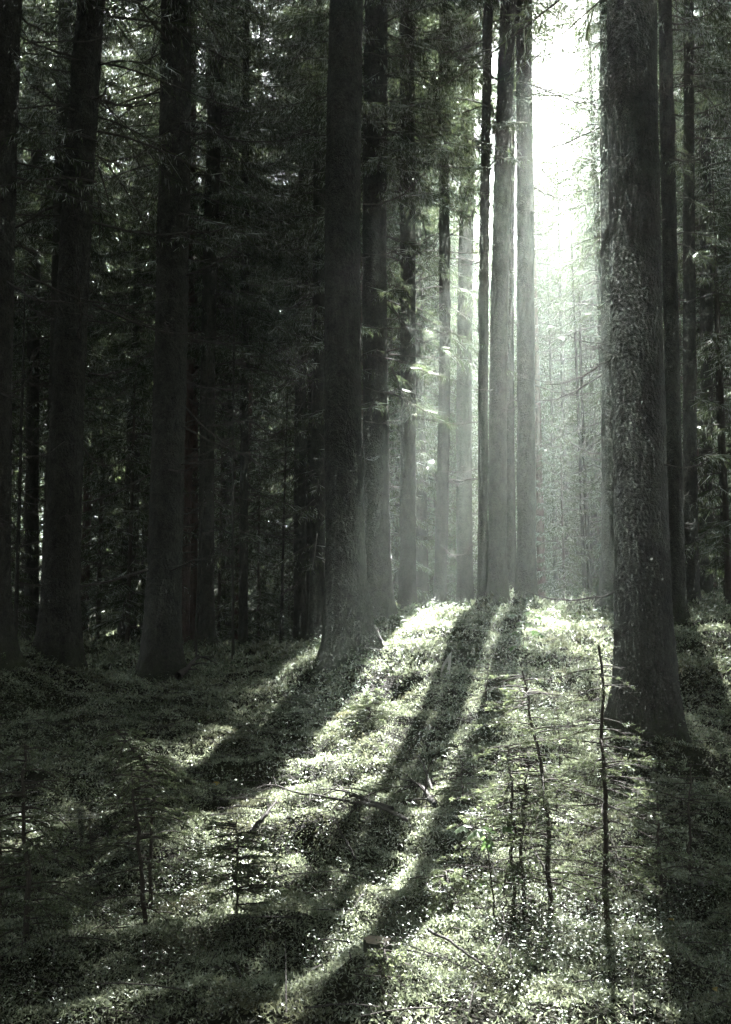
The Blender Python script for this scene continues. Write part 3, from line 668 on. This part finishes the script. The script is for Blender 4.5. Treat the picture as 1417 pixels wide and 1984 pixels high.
sapling('spruce_sapling', [(880, 1790), (872, 1730), (862, 1680)], 5.4, .008, 'low feathery spruce seedling before the dark hollow', 34, .34, .12, 14, bare=.0, droop=.3, dens=1.5)
sapling('spruce_sapling', [(716, 1400), (716, 1365), (716, 1335)], 11.4, .010, 'pale glowing spruce seedling at the foot of the middle trunk', 30, .36, .14, 15, bare=.0, dens=1.6, needle=.024)
sapling('spruce_sapling', [(1138, 1775), (1132, 1720), (1127, 1680)], 5.9, .007, 'little dark seedling left of the tallest thin sapling', 14, .2, .1, 16, bare=.3)
sapling('spruce_sapling', [(1154, 1785), (1152, 1720), (1148, 1640)], 5.8, .005, 'whip-thin seedling close against the tallest sapling', 10, .14, .08, 17, bare=.5)
sapling('spruce_sapling', [(178, 1690), (177, 1650), (174, 1610)], 6.6, .006, 'bare little stick of a seedling beside the mossy stick', 8, .14, .08, 18, bare=.6)
sapling('spruce_sapling', [(1085, 1500), (1083, 1440), (1080, 1370)], 9.0, .008, 'airy seedling on the brightest slope behind the crooked sapling', 26, .4, .14, 19, bare=.1, dens=1.1)
sapling('spruce_sapling', [(900, 1560), (895, 1500), (890, 1440)], 8.0, .008, 'wide airy seedling beside the long tree shadow', 28, .4, .14, 20, bare=.1, dens=1.1)

# maples with broad lobed leaves
def maple_leaf_mesh(seed):
    q = np.random.default_rng(seed); a = []; 
    for (d, r) in [(-180, .0), (-150, .45), (-118, .72), (-95, .42), (-70, .78), (-52, 1.0), (-42, .62), (-20, .8), (0, 1.12), (20, .8), (42, .62), (52, 1.0), (70, .78), (95, .42), (118, .72), (150, .45)]:
        an = math.radians(d); rr = r * q.uniform(.92, 1.08); a.append((math.cos(an) * rr + .12, math.sin(an) * rr, -.28 * abs(math.sin(an)) * rr - .18 * rr * rr))
    a = np.array(a); s = Soup(); c = np.array([[.12, 0, .0]])
    V = np.vstack([c, a]); n = len(a); s.addi(V, np.array([[0, 1 + i, 1 + (i + 1) % n] for i in range(n)]), 0, False)
    return s.mesh('leaf', [M_maple])
ML = [maple_leaf_mesh(i) for i in range(3)]
def maple(pix_base, pix_top, Y, leaves, label, seed):
    Y = hit(*pix_base) or Y
    q = np.random.default_rng(seed); b = at(*pix_base, Y); b[2] = gz(b[0], b[1]) - .02; t = at(*pix_top, Y)
    root = bpy.data.objects.new('maple_sapling', None); COL.objects.link(root); root.location = b
    L = t - b; tt = np.linspace(0, 1, 8)[:, None]; P = L * tt + q.normal(size=(8, 3)) * .006; P[0] = 0
    S = Soup(); S.tubes(P[None], np.linspace(.006, .003, 8)[None] * (Y / 6) ** .3, 6)
    lf = []
    for (px, py, r, face) in leaves:
        p = at(px, py, Y + q.uniform(-.12, .12)) - b
        f = np.clip(p[2] / L[2] - .05, .1, 1); st = L * f; d = p - st
        S.tubes((st + d * np.linspace(0, 1, 4)[:, None] + np.array([0, 0, .1]) * np.linalg.norm(d) * (np.linspace(0, 1, 4) * (1 - np.linspace(0, 1, 4)))[:, None])[None], np.full((1, 4), .0018), 4)
        lf.append((p, r, d, face))
    link('stem', S.mesh('stem', [M_stem]), root)
    for p, r, d, face in lf:
        o = link('leaf', ML[q.integers(0, 3)], root); o.location = p; o.scale = (r, r, r)
        o.rotation_euler = (q.normal() * .25, face + q.normal() * .15, math.atan2(d[1], d[0] + 1e-6))
    return tag(root, label, 'sapling')
maple((1013, 1275), (1018, 1190), 13.2, [(995, 1190, .09, .15), (1020, 1186, .10, .1), (1042, 1193, .10, .25), (1008, 1204, .07, .5), (1000, 1222, .09, .3), (1036, 1222, .10, .4), (1012, 1216, .07, .2), (1048, 1228, .08, .6), (996, 1250, .10, .3), (1018, 1252, .08, .4), (1022, 1207, .08, .3)],
      'leafy green maple sapling glowing on the crest of the sunlit mound', 1)
maple((966, 1790), (940, 1608), 5.8, [(925, 1606, .075, .35), (950, 1603, .06, .3), (946, 1625, .065, 1.1), (972, 1603, .07, .05), (900, 1598, .06, .05)],
      'maple sapling with one dark and one bright green leaf over the hollow', 2)
maple((976, 1780), (978, 1690), 5.5, [(960, 1697, .055, .05), (992, 1694, .06, .1), (1003, 1700, .05, .2), (940, 1704, .045, .1)],
      'flat pale-leaved maple seedling below the hollow', 3)

# ------------------------------------------------------------------ things lying on the floor
def fallen(pix, Ys, r, label, seed, twigs=18, tl=.3):
    q = np.random.default_rng(seed); hs = [hit(a, b + 12) or y for (a, b), y in zip(pix, Ys)]
    K = np.array([at(a, b, min(hs) * .5 + h * .5 - .08) for (a, b), h in zip(pix, hs)]); r *= 1.35; o0 = K[0].copy(); K = K - o0
    tt = np.linspace(0, len(K) - 1, 16); P = np.stack([np.interp(tt, np.arange(len(K)), K[:, k]) for k in range(3)], 1)
    P[1:-1] = (P[:-2] + 2 * P[1:-1] + P[2:]) / 4; P[1:-1] += q.normal(size=(14, 3)) * .004
    S = Soup(); ta = np.linspace(0, 1, 16); S.tubes(P[None], (r * (1.05 - .85 * ta))[None], 7)
    si = q.uniform(.1, 1, twigs); b = np.stack([np.interp(si, ta, P[:, k]) for k in range(3)], 1)
    d = unit(unit(P[-1:] - P[:1]) * .6 + q.normal(size=(twigs, 3)) * .6 + np.array([0, 0, -.15])); l = tl * q.uniform(.3, 1, twigs)
    t = np.linspace(0, 1, 5)[None, :, None]
    root = link('fallen_branch', S.mesh('fallen_branch', [M_dead]), None, o0)
    T = Soup(); T.tubes(b[:, None] + d[:, None] * l[:, None, None] * t + np.array([0, 0, -.25]) * l[:, None, None] * t * t, np.broadcast_to(r * .3 * np.linspace(1, .35, 5)[None], (twigs, 5)), 4)
    link('twigs', T.mesh('twigs', [M_dead]), root)
    return tag(root, label, 'branch', 'dead branches on the moss')
fallen([(790, 1590), (740, 1562), (680, 1553), (620, 1542), (572, 1536), (530, 1520), (508, 1518)], [8.3] * 7, .011, 'long arched dead branch reaching across the sunlit moss', 1, 16, .32)
fallen([(760, 1568), (715, 1553), (680, 1540), (656, 1522)], [8.2] * 4, .016, 'stout dark dead branch above the shaded dip', 2, 18, .4)
fallen([(842, 1560), (822, 1530), (806, 1515)], [8.4, 8.5, 8.5], .020, 'short thick broken branch in the shadow stripe', 3, 14, .35)
fallen([(838, 1530), (815, 1470), (790, 1445)], [8.6, 8.8, 9.0], .008, 'thin curved branch standing up from the shadow stripe', 4, 10, .3)
fallen([(690, 1665), (655, 1600), (650, 1575)], [7.4, 7.7, 8.0], .006, 'thin dead branch hanging down into the shaded dip', 5, 20, .25)
fallen([(345, 1310), (368, 1290), (386, 1268)], [16, 16, 16.2], .04, 'leaning broken limb beside the drooping-branched dark spruce', 6, 6, .4)
fallen([(488, 1612), (512, 1582), (536, 1552)], [8.0, 8.2, 8.3], .018, 'dark mossy log end in the trunk shadow', 7, 3, .1)
fallen([(10, 1795), (60, 1780), (120, 1770)], [5.0, 5.0, 5.1], .006, 'pale thin branch lying in the shaded corner', 8, 6, .15)
fallen([(1030, 1640), (1060, 1690), (1085, 1740)], [6.0, 5.9, 5.8], .006, 'thin slanting branch propped among the saplings', 9, 10, .25)
fallen([(830, 1800), (900, 1840), (950, 1880), (985, 1790)], [5.0, 4.9, 4.8, 5.2], .005, 'wiry dead branch in front of the leafy sunny patch', 10, 10, .2)
# mossy stick
def mossy_stick():
    Y = hit(160, 1695) or 6.5; b = at(160, 1695, Y); b[2] = gz(b[0], b[1]) - .03; t = at(156, 1568, Y) - b; q = np.random.default_rng(9)
    tt = np.linspace(0, 1, 12)[:, None]; P = t * tt + q.normal(size=(12, 3)) * .006
    S = Soup(); S.tubes(P[None], np.linspace(.016, .011, 12)[None], 8)
    o = link('mossy_stick', S.mesh('mossy_stick', [M_stem]), None, b)
    n = 1500; f = q.random(n); c = np.stack([np.interp(f, tt[:, 0], P[:, k]) for k in range(3)], 1); d = unit(q.normal(size=(n, 3)) + np.array([0, 0, -.2]))
    T = Soup(); T.diamonds(c + d * .008, d, unit(np.cross(d, unit(q.normal(size=(n, 3))))), q.uniform(.012, .03, n), np.full(n, .006))
    link('moss_sleeve', T.mesh('moss_sleeve', [M_moss]), o)
    tag(o, 'upright rotten stick furred with pale moss at the shade edge', 'stick')
mossy_stick()
# little stump
def stump():
    p = at(730, 1850, hit(730, 1850) or 5.0); p[2] = gz(p[0], p[1])
    a = np.arange(28) * 2 * np.pi / 28; rr = .055 * (1 + .1 * np.sin(a * 3 + 1) + .05 * np.sin(a * 7)); hs_ = [(-.06, 1.35), (0.0, 1.12), (.04, 1.02), (.085, 1.0)]
    V = np.array([[r * k * math.cos(t), r * k * math.sin(t), h] for h, k in hs_ for r, t in zip(rr, a)])
    g = np.arange(len(V)).reshape(4, 28); g2 = np.roll(g, -1, 1); s = Soup(); s.addi(V, np.stack([g[:-1], g2[:-1], g2[1:], g[1:]], -1).reshape(-1, 4))
    o = link('tree_stump', s.mesh('tree_stump', [M_bark]), None, p)
    c = Soup(); R = np.array([[r * k * math.cos(t), r * k * math.sin(t), .086 + .004 * (1 - k)] for k in (.97, .6, .25) for r, t in zip(rr, a)]); g = np.arange(84).reshape(3, 28); g2 = np.roll(g, -1, 1)
    c.addi(R, np.stack([g[:-1], g2[:-1], g2[1:], g[1:]], -1).reshape(-1, 4)); c.addi(R[56:], np.arange(28)[None])
    link('cut_face', c.mesh('cut_face', [M_cut]), o)
    tag(o, 'small sawn stump with a pale flat top in the near moss', 'stump')
stump()
# curled scrap of pale bark
def scrap():
    p = at(864, 1308, hit(864, 1308) or 12.6); p[2] = gz(p[0], p[1])
    s = Soup(); K = np.array([(-.075, .01), (-.035, .15), (.03, .25), (.075, .30), (.07, .2), (.055, .09), (.06, .02), (.0, -.02)])
    In = np.array([(-.04, .05), (-.01, .13), (.02, .17), (.035, .19), (.035, .15), (.02, .1), (.02, .06), (-.01, .035)])
    n = 8; y = np.array([.0, .02, .03, .05, .03, .0, -.02, -.02])
    V = np.vstack([np.c_[K[:, 0], y, K[:, 1]], np.c_[In[:, 0], y + .03, In[:, 1]], np.c_[K[:, 0], y + .012, K[:, 1]], np.c_[In[:, 0], y + .042, In[:, 1]]])
    q = []
    for i in range(n):
        j = (i + 1) % n; q += [[i, j, n + j, n + i], [2 * n + j, 2 * n + i, 3 * n + i, 3 * n + j], [j, i, 2 * n + i, 2 * n + j], [n + i, n + j, 3 * n + j, 3 * n + i]]
    s.addi(V, np.array(q), 0, False); tag(link('bark_scrap', s.mesh('bark_scrap', [M_pale]), None, p), 'curled white scrap of birch bark on the mossy slope', 'bark scrap')
scrap()
def stone():
    p = at(1368, 1705, hit(1368, 1705) or 6.4); p[2] = gz(p[0], p[1]) + .02
    q = np.random.default_rng(4); t = np.linspace(0, math.pi, 10); a = np.arange(16) * 2 * np.pi / 16; T, A = np.meshgrid(t, a, indexing='ij')
    r = .05 * (1 + .15 * np.sin(3 * A + 2 * T) * np.sin(T)); V = np.stack([r * np.sin(T) * np.cos(A), r * np.sin(T) * np.sin(A), r * .9 * np.cos(T)], -1).reshape(-1, 3)
    g = np.arange(160).reshape(10, 16); g2 = np.roll(g, -1, 1); s = Soup(); s.addi(V, np.stack([g[:-1], g[1:], g2[1:], g2[:-1]], -1).reshape(-1, 4))
    tag(link('stone', s.mesh('stone', [M_stone]), None, p), 'small pale rounded stone in the dark undergrowth', 'stone')
stone()
def yellow_leaf(px, py, Y, r, label, seed):
    p = at(px, py, (hit(px, py) or Y) - .15); p[2] = max(p[2], gz(p[0], p[1]) + .05)
    q = np.random.default_rng(seed); s = Soup(); n = 12; a = np.arange(n) * 2 * np.pi / n; rr = r * (1 + .25 * np.cos(a) + .12 * np.cos(5 * a))
    V = np.vstack([[[0, 0, .01]], np.stack([rr * np.cos(a), rr * .7 * np.sin(a), -.25 * rr * np.abs(np.sin(a))], 1)]); s.addi(V, np.array([[0, 1 + i, 1 + (i + 1) % n] for i in range(n)]), 0, False)
    o = link('fallen_leaf', s.mesh('fallen_leaf', [M_yellow]), None, p); o.rotation_euler = (.5, q.normal() * .3, q.random() * 6); tag(o, label, 'leaf', 'yellow fallen leaves')
yellow_leaf(418, 1516, 8.8, .035, 'yellow fallen leaf on the rim of the trunk shadow', 1)
yellow_leaf(1303, 1782, 5.4, .025, 'yellowed leaf in the dark undergrowth beyond the sunny patch', 2)
yellow_leaf(1388, 1916, 4.4, .022, 'ochre leaf close to the viewer in the dark corner', 3)
# spider webs: sheets of fine threads slung between twigs
def web(px0, px1, py, Y, depth, label, seed, nth=160, sag=.03, tilt=0.0):
    q = np.random.default_rng(seed); a = at(px0, py, Y); b = at(px1, py + tilt, Y); c = (a + b) / 2; hw = np.linalg.norm(b - a) / 2
    def rim(t): return np.array([hw * math.cos(t), depth * math.sin(t), 0.0])
    S = Soup(); P = []
    for _ in range(nth // 4):
        t0, t1 = q.random(2) * 6.28; A, B = rim(t0) * q.uniform(.7, 1), rim(t1) * q.uniform(.7, 1); t = np.linspace(0, 1, 6)[:, None]
        L = A + (B - A) * t; rr = (L[:, 0] / hw) ** 2 + (L[:, 1] / depth) ** 2; L[:, 2] = -sag * np.clip(1 - rr, 0, 1) + (L[:, 0] / hw) * (b[2] - a[2]) / 2; P.append(L)
    S.tubes(np.array(P), np.full((len(P), 6), .00016 * Y / 6), 3)
    tag(link('spider_web', S.mesh('spider_web', [M_web]), None, c), label, 'spider web', 'sheet webs among the saplings')
web(0, 215, 1556, 5.6, .22, 'wide grey sheet web slung across the shaded saplings', 1, 200, .03, 22)
web(180, 290, 1520, 6.0, .18, 'domed sheet web behind the two bowed saplings', 2, 170, -.04, -6)
web(1060, 1180, 1585, 6.1, .16, 'taut bright sheet web tied to the tallest sapling', 3, 160, .008, 2)
web(890, 1015, 1573, 6.3, .2, 'sheet web strung above the maple leaves', 4, 150, .02, 0)
web(820, 880, 1712, 5.3, .14, 'small white web on the feathery seedling', 5, 150, .02, 4)
web(580, 640, 1725, 6.0, .14, 'small sunlit web in the moss between sunny stripes', 6, 130, .04, 0)
web(706, 738, 886, 13.9, .12, 'tiny bright web on the rim of the middle trunk', 7, 90, .06, -4)

# ------------------------------------------------------------------ haze
def haze():
    x0, x1, y0, y1, z0, z1 = -90, 90, -66, 152, -9, 42
    V = np.array([[x, y, z] for z in (z0, z1) for y in (y0, y1) for x in (x0, x1)], float)
    s = Soup(); s.addi(V, np.array([[0, 2, 3, 1], [4, 5, 7, 6], [0, 1, 5, 4], [2, 6, 7, 3], [0, 4, 6, 2], [1, 3, 7, 5]]), 0, False)
    m, t = mat('haze'); v = N(t, 'ShaderNodeVolumePrincipled'); v.inputs['Color'].default_value = (.84, .97, .86, 1)
    v.inputs['Density'].default_value = HAZE; v.inputs['Anisotropy'].default_value = HAZE_G
    o = N(t, 'ShaderNodeOutputMaterial'); t.links.new(v.outputs[0], o.inputs['Volume'])
    tag(link('haze', s.mesh('haze', [m])), kind='stuff')
haze()
print('objects', len(bpy.data.objects), 'forest', len(spots), 'young', len(ypts))
